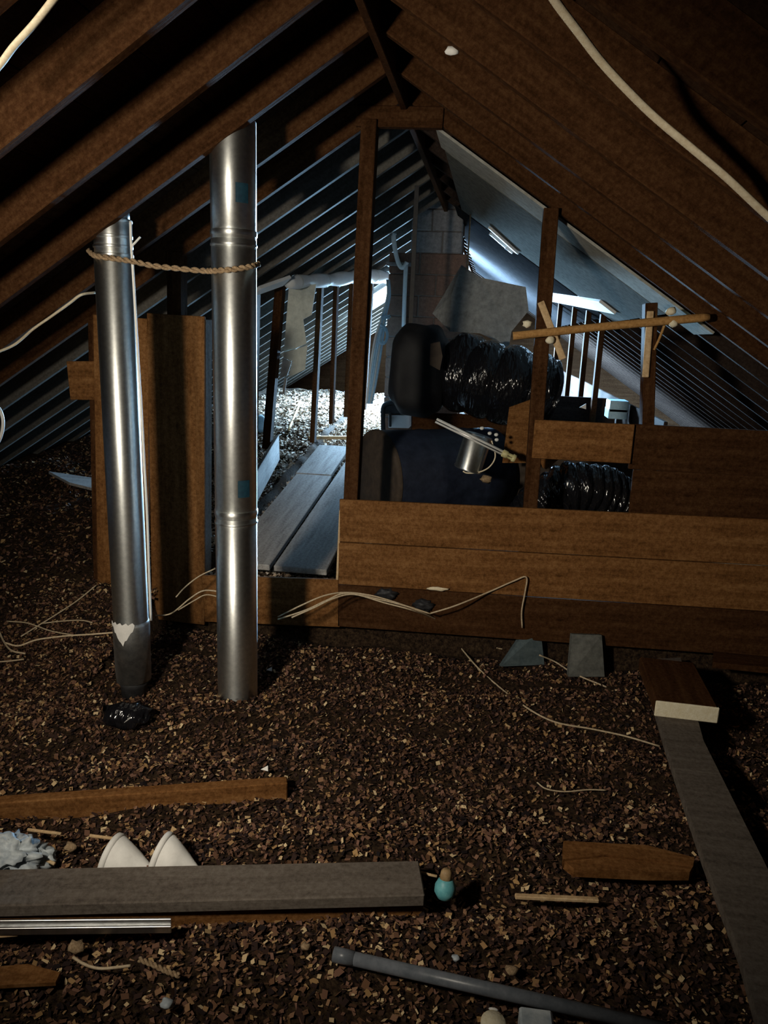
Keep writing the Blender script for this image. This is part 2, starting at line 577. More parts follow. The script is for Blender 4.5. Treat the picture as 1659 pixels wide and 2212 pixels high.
def flakes(name, parent, boxes, mat='shavings'):
    """boxes: x0,x1,y0,y1,count,size"""
    P, S = [], []
    for x0, x1, y0, y1, cnt, size in boxes:
        k = 0
        while k < cnt:
            x, y = random.uniform(x0, x1), random.uniform(y0, y1)
            k += 1
            z = fill_z(x, y)
            if z > roofz(x) - 0.02:
                continue
            P.append((x, y, z + random.uniform(-0.002, 0.014)))
            S.append(size * random.uniform(0.45, 1.5))
    P, S = np.array(P), np.array(S)
    n = len(P)
    az = rng.uniform(0, 2 * pi, n)
    tl = rng.normal(0, 0.5, n)
    tw = rng.normal(0, 0.4, n)
    asp = rng.uniform(0.35, 0.9, n)
    ex = np.stack([np.cos(az) * np.cos(tl), np.sin(az) * np.cos(tl), np.sin(tl)], 1)
    ey = np.stack([-np.sin(az) * np.cos(tw), np.cos(az) * np.cos(tw), np.sin(tw)], 1)
    ex *= (S / 2)[:, None]
    ey *= (S * asp / 2)[:, None]
    V = np.stack([P - ex - ey * 0.6, P + ex * 0.7 - ey, P + ex + ey * 0.7, P - ex * 0.6 + ey], 1).reshape(-1, 3)
    org = np.array([P[:, 0].mean(), P[:, 1].mean(), P[:, 2].min()])
    V = V - org
    me = bpy.data.meshes.new(name)
    me.vertices.add(4 * n)
    me.vertices.foreach_set('co', V.ravel())
    me.loops.add(4 * n)
    me.loops.foreach_set('vertex_index', np.arange(4 * n))
    me.polygons.add(n)
    me.polygons.foreach_set('loop_start', np.arange(0, 4 * n, 4))
    me.polygons.foreach_set('loop_total', np.full(n, 4))
    me.materials.append(MATS[mat])
    me.update(calc_edges=True)
    o = bpy.data.objects.new(name, me)
    COL.objects.link(o)
    o.parent = parent
    o.location = Vector(org) - world_loc(parent)
    o['kind'] = 'stuff'
    return o


fn = fill_patch('loose_fill', -3.6, 2.6, 0.2, PY, 0.06, 'brown shredded loose fill covering the near floor around the metal pipes')
ff = fill_patch('loose_fill', -4.2, 3.2, PY + 0.0, 11.5, 0.08, 'loose fill heaped beyond the partition and doorway, daylight put into its pale flakes')
flakes('shaving', fn, [(-2.4, 1.9, 1.0, PY - 0.04, 95000, 0.017), (-3.2, -1.7, 2.4, PY, 14000, 0.018)])
flakes('shaving', ff, [(-3.9, -1.9, PY + 0.02, 6.5, 16000, 0.024)])
flakes('lit_tone_shaving', ff, [(-2.2, -0.7, PY + 0.05, 8.2, 30000, 0.026), (-3.2, -0.9, 7.0, 11.4, 12000, 0.036)], 'lit_tone_shavings')

# ================================================================== PARTITION
part = thing('wall_middle', (0, PY, Z0), 'brown board and stud partition with open doorway and open upper bays', 'wall', kind='structure')


def P_(px, py, dy=0.0):
    return onY(px, py, PY + dy)


def pboard(px0, ya0, yb0, px1, ya1, yb1, dy=-0.056, t=0.02, mat='board_wood', name='board', xmax=None, gap=0.004):
    """horizontal board on the partition from pixel column px0 to px1, top ya, bottom yb"""
    a0, b0, a1, b1 = P_(px0, ya0, dy), P_(px0, yb0, dy), P_(px1, ya1, dy), P_(px1, yb1, dy)
    h = ((a0 - b0).length + (a1 - b1).length) / 2 - gap
    c0, c1 = (a0 + b0) / 2, (a1 + b1) / 2
    if xmax is not None:
        d = (c1 - c0).normalized()
        c1 = c0 + d * ((xmax - c0.x) / d.x)
    return beam(name, c0, c1, t, h, mat, part, side=(0, 1, 0))


def pstud(px0, py0, px1, py1, w, d=0.085, dy=0.0, mat='old_wood', name='stud', ztop=None):
    a, b_ = P_(px0, py0, dy), P_(px1, py1, dy)
    if ztop is not None:
        dd = (a - b_).normalized()
        a = b_ + dd * ((ztop - b_.z) / dd.z)
    return beam(name, a, b_, d, w, mat, part, side=(0, 1, 0))


pstud(800, 262, 752, 1240, 0.072)                                     # stud beside the doorway
pstud(1190, 452, 1135, 1240, 0.068)
pstud(1404, 655, 1388, 1240, 0.055)
pstud(382, 545, 388, 1250, 0.075, dy=0.03)
pstud(210, 690, 222, 1320, 0.06, dy=0.03)
beam('collar_tie', P_(770, 252, 0.0) , P_(958, 256, 0.0), 0.04, 0.09, 'old_wood', part)
# lower boards right of the doorway
pboard(734, 1078, 1169, 1659, 1120, 1222, xmax=1.95)
pboard(732, 1170, 1262, 1659, 1222, 1320, xmax=2.05)
pboard(730, 1262, 1352, 1659, 1320, 1420, xmax=2.10, mat='old_wood')
# doorway sill board, boards under the sheet on the left
pboard(440, 1239, 1345, 733, 1253, 1352, mat='board_wood')
# upper right boards
pboard(1152, 905, 990, 1366, 916, 1002, dy=-0.056)
pboard(1362, 916, 1012, 1659, 930, 1030, xmax=1.55, dy=-0.034, mat='old_wood', gap=0.001)
pboard(1362, 1012, 1118, 1659, 1030, 1132, xmax=1.75, dy=-0.034, mat='old_wood', gap=0.001)
# the two wide upright boards behind the pipes
for xa, xb in ((203, 322), (319, 443)):
    a0, a1 = P_(xa, 682 if xa > 300 else 690, -0.05), P_(xb, 678, -0.05)
    b0, b1 = P_(xa + 10, 1345, -0.05), P_(xb + 1, 1340, -0.05)
    beam('upright_board', (a0 + a1) / 2, (b0 + b1) / 2, 0.02, (a1.x - a0.x), 'board_wood', part)
beam('board', P_(150, 822, -0.03), P_(212, 822, -0.03), 0.025, 0.2, 'board_wood', part)
beam('door_jamb', P_(447, 690, 0.0), P_(446, 1240, 0.0), 0.09, 0.022, 'grey_wood', part)
beam('doorway_trim', P_(737, 1100, -0.04), P_(730, 1250, -0.04), 0.05, 0.012, 'pale_wood', part)

# ================================================================== FLUE PIPES
FY = 2.97


def flue(top, bot, r, label):
    a, b_ = onY(*top, FY), onY(*bot, FY)
    d = (a - b_).normalized()
    root = thing('flue_pipe', b_ , label, 'pipe')
    zt = roofz(a.x, RD) - 0.01 - r * SL
    L = (zt - b_.z) / d.z
    return root, b_, d, L


def at_y(b_, d, py, top, bot):
    return (onY(top[0] + (bot[0] - top[0]) * (py - top[1]) / (bot[1] - top[1]), py, FY) - b_).dot(d)


def ring(root, b_, d, t, r, name='joint_band', w=0.012, mat='flue_metal'):
    lathe(name, b_ + d * (t - w), d, [(0, r - 0.001), (0.002, r + 0.003), (w, r + 0.0035), (w * 2 - 0.002, r + 0.003), (w * 2, r - 0.001)], mat, root, 40, cap=False)


# tall pipe in the centre left
top, bot, r = (503, 300), (514, 1530), 0.089
root, b_, d, L = flue(top, bot, r, 'thick shiny galvanised flue pipe standing beside the doorway, the nearer right-hand one')
tt = lambda py: at_y(b_, d, py, top, bot)
cuts = [0.035, tt(1115), tt(518), L]
for i in range(3):
    lathe('pipe_section', b_, d, [(cuts[i], r), (cuts[i + 1] - 0.001, r)], 'flue_metal', root, 48)
for t_ in cuts[1:3]:
    ring(root, b_, d, t_ + 0.022, r)
    ring(root, b_, d, t_ - 0.022, r, w=0.006)
lathe('base_collar', b_, d, [(-0.02, r + 0.012), (0.03, r + 0.008), (0.045, r + 0.001)], 'flue_metal_dull', root, 40)
for y0, y1 in ((402, 444), (1030, 1066)):
    x, y, z = frame(d)
    # sticker patch on the right front of the shell
    tb, tp = tt(y1), tt(y0)
    # angle measured so that -Y/right faces the viewer
    th0 = math.atan2(Vector((0.15, -1, 0)).dot(y), Vector((0.15, -1, 0)).dot(x))
    lathe('label_sticker', b_, d, [(tb, r + 0.0012), (tp, r + 0.0012)], 'sticker_teal', root, 10, arc=(th0 + 0.28, th0 + 0.86), cap=False)
# left pipe
top, bot, r2 = (243, 500), (289, 1465), 0.077
root2, c_, e_, L2 = flue(top, bot, r2, 'thinner galvanised flue pipe at far left, with torn white tape near its foot')
tt2 = lambda py: at_y(c_, e_, py, top, bot)
lathe('pipe_section', c_, e_, [(tt2(1345), r2), (tt2(560), r2)], 'flue_metal', root2, 48)
lathe('pipe_section', c_, e_, [(tt2(560), r2 - 0.003), (tt2(478), r2 - 0.003)], 'flue_metal', root2, 48)
lathe('pipe_section', c_, e_, [(tt2(478), r2 - 0.008), (L2, r2 - 0.008)], 'flue_metal_dull', root2, 48)
lathe('foot_sleeve', c_, e_, [(0.0, r2 + 0.002), (tt2(1345), r2 + 0.005), (tt2(1338), r2)], 'flue_metal_dull', root2, 48)
for py in (478, 512, 534, 552):
    ring(root2, c_, e_, tt2(py), r2 - 0.002, w=0.007)
lathe('base_collar', c_, e_, [(-0.13, r2 - 0.02), (-0.03, r2 - 0.018), (0.002, r2)], 'black_rubber', root2, 40)
# torn tape: ragged patch on the shell
x, y, z = frame(e_)
tv = Vector((0.1, -1, 0))
th0 = math.atan2(tv.dot(y), tv.dot(x))
V, Fc = [], []
NA = 14
for k in range(NA + 1):
    u = k / NA
    th = th0 - 0.95 + 1.5 * u
    tp = tt2(1334) + 0.006 * sin(k * 2.1)
    bt = tt2(1340 + 40 * max(0.05, 1 - abs(u - 0.55) / 0.48)) + 0.006 * sin(k * 3.7)
    for t_ in (bt, tp):
        V.append(c_ + e_ * t_ + (x * cos(th) + y * sin(th)) * (r2 + 0.0075))
for k in range(NA):
    Fc.append((2 * k, 2 * k + 2, 2 * k + 3, 2 * k + 1))
link('torn_tape', V, Fc, 'white_paper', root2)

# white cable up the left pipe
dy = FY - 0.075
wc = thing('white_cable', onY(325, 1340, dy), 'thin white cable running up the right side of the left flue pipe', 'cable')
tube('cable_run', [onY(*p, dy + 0.02) for p in ((282, 478), (283, 520), (286, 566), (291, 650), (298, 770), (305, 880), (312, 1010), (318, 1120), (322, 1240), (326, 1340))], 0.0055, 'white_plastic', wc)
tube('cable_branch', [onY(*p, dy + 0.018) for p in ((284, 545), (286, 531), (292, 524), (303, 512))], 0.0045, 'white_plastic', wc)

# twisted rope tied across both pipes
rp = thing('rope', onY(375, 580, FY - 0.1), 'frayed twisted brown rope tied across the two flue pipes', 'rope')
base = smooth_path([onY(*p) for p in ((190, 540, FY + 0.02), (205, 552, FY - 0.06), (243, 558, FY - 0.088), (284, 564, FY - 0.075), (330, 574, FY - 0.04), (385, 580, FY - 0.03), (440, 585, FY - 0.05), (462, 585, FY - 0.085), (500, 582, FY - 0.102), (540, 576, FY - 0.07), (560, 570, FY + 0.0))], 14)
for ph in (0, pi):
    pts = []
    for i, p in enumerate(base):
        a = i * 0.62 + ph
        pts.append(p + Vector((0, cos(a), sin(a))) * 0.006)
    tube('rope_strand', pts, 0.0065, 'rope_jute', rp, seg=6, n=0)

# dark plastic bunched round the foot of the left pipe
o = blob('plastic_bunch', onZ(275, 1545, Z0 + 0.03), (0.10, 0.06, 0.05), 'black_film', None, 0.5, 3, 3, 0.9, 2.0)
tag(o, 'crumpled black plastic bunched at the foot of the left flue pipe', 'plastic sheet')
o = plate('foil_scrap', [onZ(268, 1562, Z0 + 0.1), onZ(283, 1549, Z0 + 0.1), onZ(281, 1553, Z0 + 0.1)], -0.003, 'white_paper')
tag(o, 'tiny white paper scrap below the left flue pipe', 'scrap')

# ================================================================== OVERHEAD CABLES
def flat_cable(name, pts, wd, th, label, mat='cream_cable', nrm=(0, 0, 1)):
    path = smooth_path(pts, 8)
    V, Fc = tube_geo(path, wd / 2, 10, th / wd, True, nrm)
    o = link(name, V, Fc, mat, None, True)
    return tag(o, label, 'cable', 'cables stapled under the rafters')


flat_cable('flat_cable', [onRoof(*p, 1, -0.012) for p in ((1190, -12), (1212, 20), (1250, 70), (1300, 135), (1360, 200), (1420, 258), (1500, 325), (1570, 384), (1640, 450), (1700, 505))],
           0.023, 0.012, 'long cream cable running down the right-hand rafters at top right')
flat_cable('flat_cable', [onRoof(*p, -1, -0.012) for p in ((-40, 185), (0, 140), (30, 100), (75, 50), (118, -5), (150, -50))],
           0.020, 0.012, 'short cream cable crossing the top left corner')
o = tube('thin_cable', [onRoof(*p, -1, -0.03) for p in ((-20, 766), (30, 745), (70, 712), (110, 684), (150, 655), (175, 637), (205, 632))], 0.006, 'cream_cable')
tag(o, 'thin pale cable sagging below the rafters left of the flue pipes', 'cable')
o = tube('cable_loop', [onY(*p, 3.3) for p in ((-25, 868), (-4, 880), (6, 905), (4, 935), (-8, 962), (-25, 975))], 0.008, 'white_plastic')
tag(o, 'white cable loop hanging at the left picture edge', 'cable')
o = blob('fibre_tuft', onRoof(975, 110, 1, -0.01), (0.022, 0.012, 0.012), 'white_paper', None, 0.6, 4, 2, 1, 4)
tag(o, 'small pale tuft stuck under the right rafters near the ridge', 'tuft')

# ================================================================== TIMBERS IN THE FOREGROUND
def lay(name, pxs, w, h, mat, label, cat='plank', lift=0.0, side=None, group=None):
    a, b_ = onZ(*pxs[0], Z0 + lift), onZ(*pxs[1], Z0 + lift)
    d = (b_ - a).normalized()
    s = Vector((-d.y, d.x, 0))
    if side == 'far':
        a, b_ = a + s * w / 2, b_ + s * w / 2
    elif side == 'near':
        a, b_ = a - s * w / 2, b_ - s * w / 2
    dn = Vector((0, 0, -h / 2))
    o = beam(name, a + dn, b_ + dn, w, h, mat, None, side=s, bev=0.004)
    return tag(o, label, cat, group)


lay('ceiling_joist', [(-60, 1722), (620, 1676)], 0.045, 0.14, 'board_wood', 'narrow brown joist edge showing through the fill below the left pipe', 'joist', 0.035, 'near')
lay('wide_plank', [(-60, 1878), (905, 1858)], 0.145, 0.04, 'grey_wood', 'wide greyish plank lying in front of the white cones', 'plank', 0.065, 'near')
lay('joist', [(-60, 1957), (912, 1916)], 0.04, 0.15, 'board_wood', 'brown joist under the front edge of the wide greyish plank', 'joist', 0.022, 'near')
lay('lath', [(1112, 1928), (1292, 1936)], 0.016, 0.012, 'pale_wood', 'short pale lath lying on the fill right of the teal bottle', 'lath', 0.03, 'near')

# long plank down the right
rpz = Z0 + 0.12
o = plate('long_plank', [onZ(*p, rpz) for p in ((1385, 1425), (1470, 1420), (1520, 1600), (1610, 1780), (1720, 2000), (1790, 2300), (1665, 2300), (1600, 2060), (1520, 1850), (1440, 1612))], -0.035, 'grey_wood', nrm=(0, 0, 1))
tag(o, 'long grey-brown plank running away along the right side', 'plank')
tmb = thing('thick_board', onZ(1480, 1556, rpz), 'thick brown board with pale sawn end resting on the long plank', 'board')
e0, e1 = onZ(1417, 1555, rpz), onZ(1545, 1557, rpz)
ec = (e0 + e1) / 2 + Vector((0, 0, 0.036))
back = onZ(1440, 1424, rpz + 0.07)
bk = Vector((back.x, back.y, ec.z))
beam('board_body', ec + (bk - ec).normalized() * 0.008, bk, (e1 - e0).length - 0.006, 0.066, 'old_wood', tmb, side=(1, 0, 0), bev=0.006)
beam('sawn_end', ec, ec + (bk - ec).normalized() * 0.012, (e1 - e0).length, 0.07, 'cream_foam', tmb, side=(1, 0, 0), bev=0.004)
o = blob('foam_crumb', onZ(1418, 1497, rpz + 0.015), (0.014, 0.01, 0.01), 'cream_foam', None, 0.4, 3, 2)
tag(o, 'small cream crumb beside the board with the pale sawn end', 'crumb')
o = plate('dark_board', [onZ(*q, Z0 + 0.16) for q in ((1545, 1352), (1700, 1345), (1740, 1450), (1540, 1430))], -0.03, 'old_wood', nrm=(0, 0, 1))
tag(o, 'dark brown board lying at the right foot of the partition', 'board')
# cracked scrap board
bd = thing('cracked_board', onZ(1350, 1870), 'cracked reddish-brown board scrap half sunk in fill beside the long plank', 'board')
plate('upper_piece', [onZ(*q, Z0 + 0.06) for q in ((1217, 1816), (1400, 1826), (1500, 1852), (1498, 1866), (1310, 1846), (1216, 1856))], -0.03, 'board_wood', bd, (0, 0, 1))
plate('lower_piece', [onZ(*q, Z0 + 0.052) for q in ((1218, 1859), (1312, 1849), (1498, 1869), (1490, 1884), (1400, 1884), (1240, 1876))], -0.03, 'board_wood', bd, (0, 0, 1))

# pads leaning in front of the partition
def pad(name, px, depth_lean, mat, label):
    base = [onZ(*px[0], Z0 + 0.0), onZ(*px[1], Z0 + 0.0)]
    Yb = (base[0].y + base[1].y) / 2
    tops = [onY(*px[2], Yb + depth_lean), onY(*px[3], Yb + depth_lean)]
    o = plate(name, [base[0], base[1], tops[0], tops[1]], -0.03, mat)
    return tag(o, label, 'pad')


pad('insulation_pad', ((1082, 1440), (1176, 1436), (1168, 1362), (1128, 1372)), 0.06, 'teal_pad', 'blue-grey insulation pad leaning at the partition foot, left of two')
pad('insulation_pad', ((1228, 1462), (1306, 1462), (1300, 1372), (1236, 1370)), 0.06, 'lining_felt', 'grey upright insulation pad at the partition foot, right of two')

# white cones behind the wide plank
def cone(rim_top, rim_mid, tip, label):
    """cone lying on its side: wide rim to the left, tip to the right"""
    Yc = 1.86
    rt, rm, tp = onY(*rim_top, Yc), onY(*rim_mid, Yc), onY(*tip, Yc - 0.01)
    R = (rt - rm).length
    d = tp - rm
    L_ = d.length
    root = thing('white_cone', rm - Vector((0, 0, R)), label, 'cone')
    lathe('cone_shell', rm, d, [(0.018, R * 0.93), (L_ * 0.5, R * 0.60), (L_ * 0.9, R * 0.16), (L_, R * 0.10)], 'white_paper', root, 32)
    lathe('cone_rim', rm, d, [(0, R * 0.92), (0.0, R), (0.014, R), (0.018, R * 0.92)], 'white_paper', root, 32)


cone((252, 1812), (238, 1852), (338, 1886), 'left of two white cones lying behind the wide plank')
cone((360, 1808), (345, 1846), (432, 1880), 'right of two white cones lying behind the wide plank')

# crumpled plastic and sticks, far left
cp = thing('crumpled_bag', onZ(50, 1850), 'crumpled pale blue-grey plastic bag at the left edge behind the plank', 'plastic bag')
blob('bag_body', onZ(25, 1845, Z0 + 0.04), (0.10, 0.06, 0.055), 'crumpled', cp, 0.8, 4, 4, 1, 1)
blob('bag_fold', onZ(85, 1848, Z0 + 0.03), (0.055, 0.03, 0.03), 'crumpled', cp, 0.9, 4, 3, 1, 5)
for k, (a, b_, lab) in enumerate((((60, 1792), (132, 1801), 'pale stick poking out behind the crumpled bag'),
                                  ((194, 1805), (252, 1812), 'short pale stick left of the white cones'),
                                  ((70, 1842), (118, 1866), 'pale splinter lying against the crumpled bag'))):
    o = tube('stick', [onZ(*a, Z0 + 0.035), onZ(*b_, Z0 + 0.03)], 0.0055, 'pale_wood', None, 6, n=0)
    tag(o, lab, 'stick', 'pale sticks on the fill')

# aluminium channel
ch = thing('metal_channel', onZ(180, 2000), 'thin twin-railed aluminium channel lying along the left front edge', 'channel')
for (ya, yb) in ((1994, 1991), (2011, 2007)):
    beam('channel_rail', onZ(-60, ya + 1, Z0 + 0.04), onZ(370, yb, Z0 + 0.04), 0.006, 0.022, 'aluminium', ch, side=(0.2, 1, 0), bev=0.001)
beam('channel_web', onZ(-60, 2004, Z0 + 0.03), onZ(369, 2000, Z0 + 0.03), 0.026, 0.003, 'flue_metal_dull', ch, side=(-0.2, 1, 0), bev=0)
o = tube('stick', [onZ(-20, 2024, Z0 + 0.02), onZ(38, 2020, Z0 + 0.02)], 0.004, 'pale_wood', None, 6, n=0)
tag(o, 'short pale stick at left edge below the metal channel', 'stick', 'pale sticks on the fill')

# grey pipe
gp = thing('grey_conduit', onZ(1000, 2130), 'grey plastic conduit lying diagonally at the bottom of the picture', 'conduit')
a, b_ = onZ(725, 2062, Z0 + 0.045), onZ(1440, 2224, Z0 + 0.05)
tube('conduit_body', [a, b_], 0.017, 'grey_pipe', gp, 16, n=0)
lathe('conduit_coupling', a + (b_ - a) * 0.0, b_ - a, [(-0.005, 0.019), (0.05, 0.019)], 'grey_pipe', gp, 16)

# teal bottle
tb = thing('teal_bottle', onZ(960, 1946), 'small rounded teal bottle with brown cap lying on the fill', 'bottle')
c0, c1 = onZ(960, 1942, Z0 + 0.012), onY(965, 1876, onZ(960, 1942, Z0 + 0.012).y + 0.02)
d = c1 - c0
l = d.length
lathe('bottle_body', c0, d, [(0, 0.010), (l * 0.06, 0.022), (l * 0.25, 0.032), (l * 0.45, 0.031), (l * 0.62, 0.023), (l * 0.70, 0.016)], 'teal_plastic', tb, 24)
lathe('bottle_cap', c0, d, [(l * 0.66, 0.016), (l * 0.68, 0.019), (l * 0.9, 0.016), (l * 0.98, 0.010)], 'brown_cap', tb, 20)
o = tube('stick', [onZ(905, 1884, Z0 + 0.03), onZ(944, 1893, Z0 + 0.03)], 0.0045, 'pale_wood', None, 6, n=0)
tag(o, 'stubby pale stick beside the teal bottle', 'stick', 'pale sticks on the fill')

# bottom edge: lid and grey box
ld = thing('round_lid', onZ(1066, 2205, Z0 + 0.05), 'cream round lid cut off by the bottom edge', 'lid')
c = onZ(1066, 2203, Z0 + 0.06)
lathe('lid_rim', c - Vector((0, 0, 0.03)), (0, 0, 1), [(0, 0.029), (0.024, 0.030), (0.03, 0.027), (0.032, 0.001)], 'cream_foam', ld, 28)
blob('lid_tab', onZ(1066, 2180, Z0 + 0.05), (0.012, 0.004, 0.004), 'white_paper', ld, 0.3, 3, 2)
o = beam('grey_box', onZ(1122, 2225, Z0 + 0.045), onZ(1195, 2235, Z0 + 0.045), 0.09, 0.05, 'crumpled', None, side=(0, 1, 0), bev=0.005)
tag(o, 'small pale grey box cut off by the bottom edge beside the lid', 'box')

# debris in the lower left
def scrap(name, pts, rad, mat, label, cat):
    o = tube(name, [onZ(x_, y_, Z0 + 0.03) for x_, y_ in pts], rad, mat, None, 6)
    return tag(o, label, cat)


scrap('wire_scrap', ((158, 2068), (185, 2084), (215, 2092), (250, 2090), (282, 2086)), 0.004, 'wire_tan', 'bent pale wire scrap on the fill at lower left', 'wire')
tw = thing('twisted_cord', onZ(345, 2090), 'short twisted greyish cord on the fill at lower left', 'cord')
bp_ = smooth_path([onZ(*q, Z0 + 0.03) for q in ((300, 2072), (330, 2084), (360, 2098), (388, 2108))], 10)
for ph in (0, pi):
    tube('cord_strand', [p + Vector((0, cos(i * 0.9 + ph), sin(i * 0.9 + ph))) * 0.004 for i, p in enumerate(bp_)], 0.004, 'rope_jute', tw, 6, n=0)
for q, sz, lab in (((360, 2168), 0.018, 'pale fluffy lump near the bottom left'), ((152, 1830), 0.02, 'brown fluffy lump between bag and cones'),
                   ((1105, 2095), 0.018, 'tan fluffy lump above the grey conduit'), ((163, 2046), 0.022, 'flat brown chip below the metal channel'),
                   ((660, 2045), 0.014, 'tan lump left of the grey conduit end'), ((985, 2070), 0.012, 'tiny blue-grey lump above the conduit')):
    o = blob('fluff_lump', onZ(*q, Z0 + 0.025), (sz, sz * 0.8, sz * 0.6), 'rope_jute' if 'brown' in lab or 'tan' in lab else 'crumpled', None, 0.6, 5, 2, 1, q[0])
    tag(o, lab, 'lump')
o = plate('brown_sheet', [onZ(*q, Z0 + 0.04) for q in ((-30, 2090), (60, 2082), (130, 2100), (120, 2122), (-30, 2130))], -0.01, 'board_wood', nrm=(0, 0, 1))
tag(o, 'flat brown board scrap at the lower left edge', 'board')
for q, lab in (((575, 1447), 'small pale chip right of the thick flue pipe foot'), ((563, 1662), 'tiny white feather on the dark fill'),):
    a = onZ(*q, Z0 + 0.04)
    o = plate('pale_chip', [a, a + Vector((0.03, -0.005, 0.0)), a + Vector((0.024, 0.012, 0.012))], -0.004, 'white_paper')
    tag(o, lab, 'chip')

# ================================================================== LOOSE WIRES ON THE FLOOR
def wire(pts, label, rad=0.0042, mat='wire_tan', group='loose wires on the fill'):
    P = []
    for q in pts:
        if len(q) == 2:
            P.append(on_fill(q[0], q[1], 0.02))
        else:
            P.append(onY(q[0], q[1], q[2]))
    o = tube('loose_wire', P, rad, mat, None, 6)
    return tag(o, label, 'wire', group)


B = PY - 0.09
wire([(600, 1333, 3.35), (650, 1308, 3.4), (700, 1287, 3.45), (745, 1280, 3.5), (800, 1286, 3.5), (860, 1303, 3.5), (905, 1320, 3.5), (950, 1342), (1000, 1372), (1040, 1392), (1085, 1402)], 'upper pale wire arching in front of the doorway sill board')
wire([(630, 1334, 3.3), (680, 1312, 3.35), (720, 1293, 3.4), (765, 1284, 3.45), (830, 1302, 3.45), (890, 1318, 3.45), (940, 1338), (985, 1368), (1030, 1388), (1075, 1400)], 'lower pale wire of the bundle arching before the sill board')
wire([(600, 1338, 3.3), (660, 1318, 3.36), (705, 1297, 3.42), (750, 1281, 3.47), (820, 1295, 3.48), (880, 1310, 3.48), (930, 1326, 3.5)], 'short middle wire of the bundle before the sill board')
wire([(930, 1325, 3.5), (985, 1308, 3.52), (1060, 1277, B), (1110, 1255, B), (1137, 1247, B), (1134, 1280, B), (1127, 1320, B), (1128, 1356, B)], 'single wire rising to a peak against the partition boards')
wire([(960, 1345), (985, 1385), (1030, 1440), (1080, 1485), (1140, 1530), (1200, 1560), (1280, 1575), (1350, 1590), (1425, 1612)], 'long wire running over the fill towards the long plank')
wire([(1165, 1415), (1200, 1430), (1240, 1455), (1310, 1484)], 'short wire curving past the grey insulation pad')
wire([(1160, 1690), (1180, 1704), (1220, 1710), (1270, 1706), (1310, 1707)], 'curled thin wire end on the fill left of the long plank', 0.003)
wire([(465, 1228, 3.45), (430, 1245, 3.4), (400, 1268, 3.35), (380, 1290, 3.3)], 'thin wire curving down from the doorway left jamb', 0.0035)
wire([(475, 1278, 3.15), (440, 1276, 3.2), (410, 1293, 3.2), (370, 1325, 3.2), (335, 1330, 3.2)], 'thin wire between the two flue pipes', 0.0035)
wire([(475, 1290, 3.15), (445, 1285, 3.2), (420, 1297, 3.2), (385, 1318, 3.2)], 'second thin wire between the two flue pipes', 0.003)
wire([(250, 1366, 2.98), (200, 1370, 2.96), (140, 1374, 2.95), (80, 1382, 2.93), (40, 1395, 2.9), (10, 1388, 2.9)], 'pale wire reaching left from the left flue pipe')
wire([(208, 1264), (170, 1295), (130, 1322), (85, 1350), (45, 1375)], 'wire slanting across the left fill slope', 0.004)
wire([(15, 1342), (60, 1346), (110, 1363), (160, 1372)], 'wire crossing others at the left fill slope', 0.0035)
wire([(-5, 1355), (8, 1385), (25, 1405), (55, 1412)], 'bent wire at the left picture edge', 0.005)
wire([(-10, 1430), (20, 1428), (52, 1424)], 'wire stub at the left picture edge', 0.004)
wire([(90, 1347), (130, 1342), (175, 1340), (200, 1345)], 'faint wire on the left fill slope', 0.0035)
# black lumps added for the dark gaps in the boards, and a chip
o = blob('plaster_chip', P_(945, 1272, -0.08), (0.055, 0.01, 0.012), 'cream_cable', None, 0.5, 4, 2)
tag(o, 'pale chip caught on the lower partition board', 'chip')
for q, lab in (((835, 1283), 'black lump standing in for a dark gap at the sill board'), ((915, 1308), 'black lump standing in for a dark gap under the wire crossing')):
    o = blob('dark_gap_lump', P_(*q, -0.07), (0.055, 0.02, 0.03), 'black_rubber', None, 0.7, 4, 3, 1, q[0])
    tag(o, lab, 'rag')

# ================================================================== STICKS AND BRACES ON THE PARTITION
st = thing('crossbar_stick', P_(1320, 706, -0.07), 'rough tan pole tied across the two right-hand studs', 'pole')
tube('pole_shaft', [P_(1108, 726, -0.07), P_(1220, 714, -0.07), P_(1330, 703, -0.07), P_(1440, 693, -0.07), P_(1532, 685, -0.07)], [0.019] * 24 + [0.017], 'stick_wood', st, 10, n=6)
for q in ((1139, 700), (1188, 735), (1450, 672), (1454, 699)):
    blob('rope_knot', P_(*q, -0.075), (0.022, 0.018, 0.018), 'cream_foam', st, 0.4, 4, 2, 1, q[0])
o = beam('diagonal_lath', P_(1168, 652, -0.045), P_(1216, 776, -0.055), 0.012, 0.032, 'pale_wood', None, side=(0, 1, 0))
tag(o, 'short pale lath crossing diagonally behind the tan pole', 'lath')
o = beam('upright_lath', P_(1405, 672, -0.05), P_(1394, 815, -0.05), 0.014, 0.03, 'pale_wood', None, side=(0, 1, 0))
tag(o, 'pale upright lath nailed to the rightmost stud under the pole', 'lath')
o = tube('twig', [P_(1436, 700, -0.05), P_(1425, 730, -0.05), P_(1413, 756, -0.05)], 0.006, 'stick_wood', None, 6)
tag(o, 'thin twig hanging from the pole beside the rightmost stud', 'twig')

# ================================================================== BEYOND THE PARTITION
def ramp_z(y):
    return 0.2 + 0.13 * (y - 3.72)


def onRamp(px, py, lift=0.0):
    z = 0.3
    for _ in range(20):
        p = onZ(px, py, z + lift)
        z = 0.5 * z + 0.5 * min(ramp_z(p.y), 0.64)
    return onZ(px, py, z + lift)


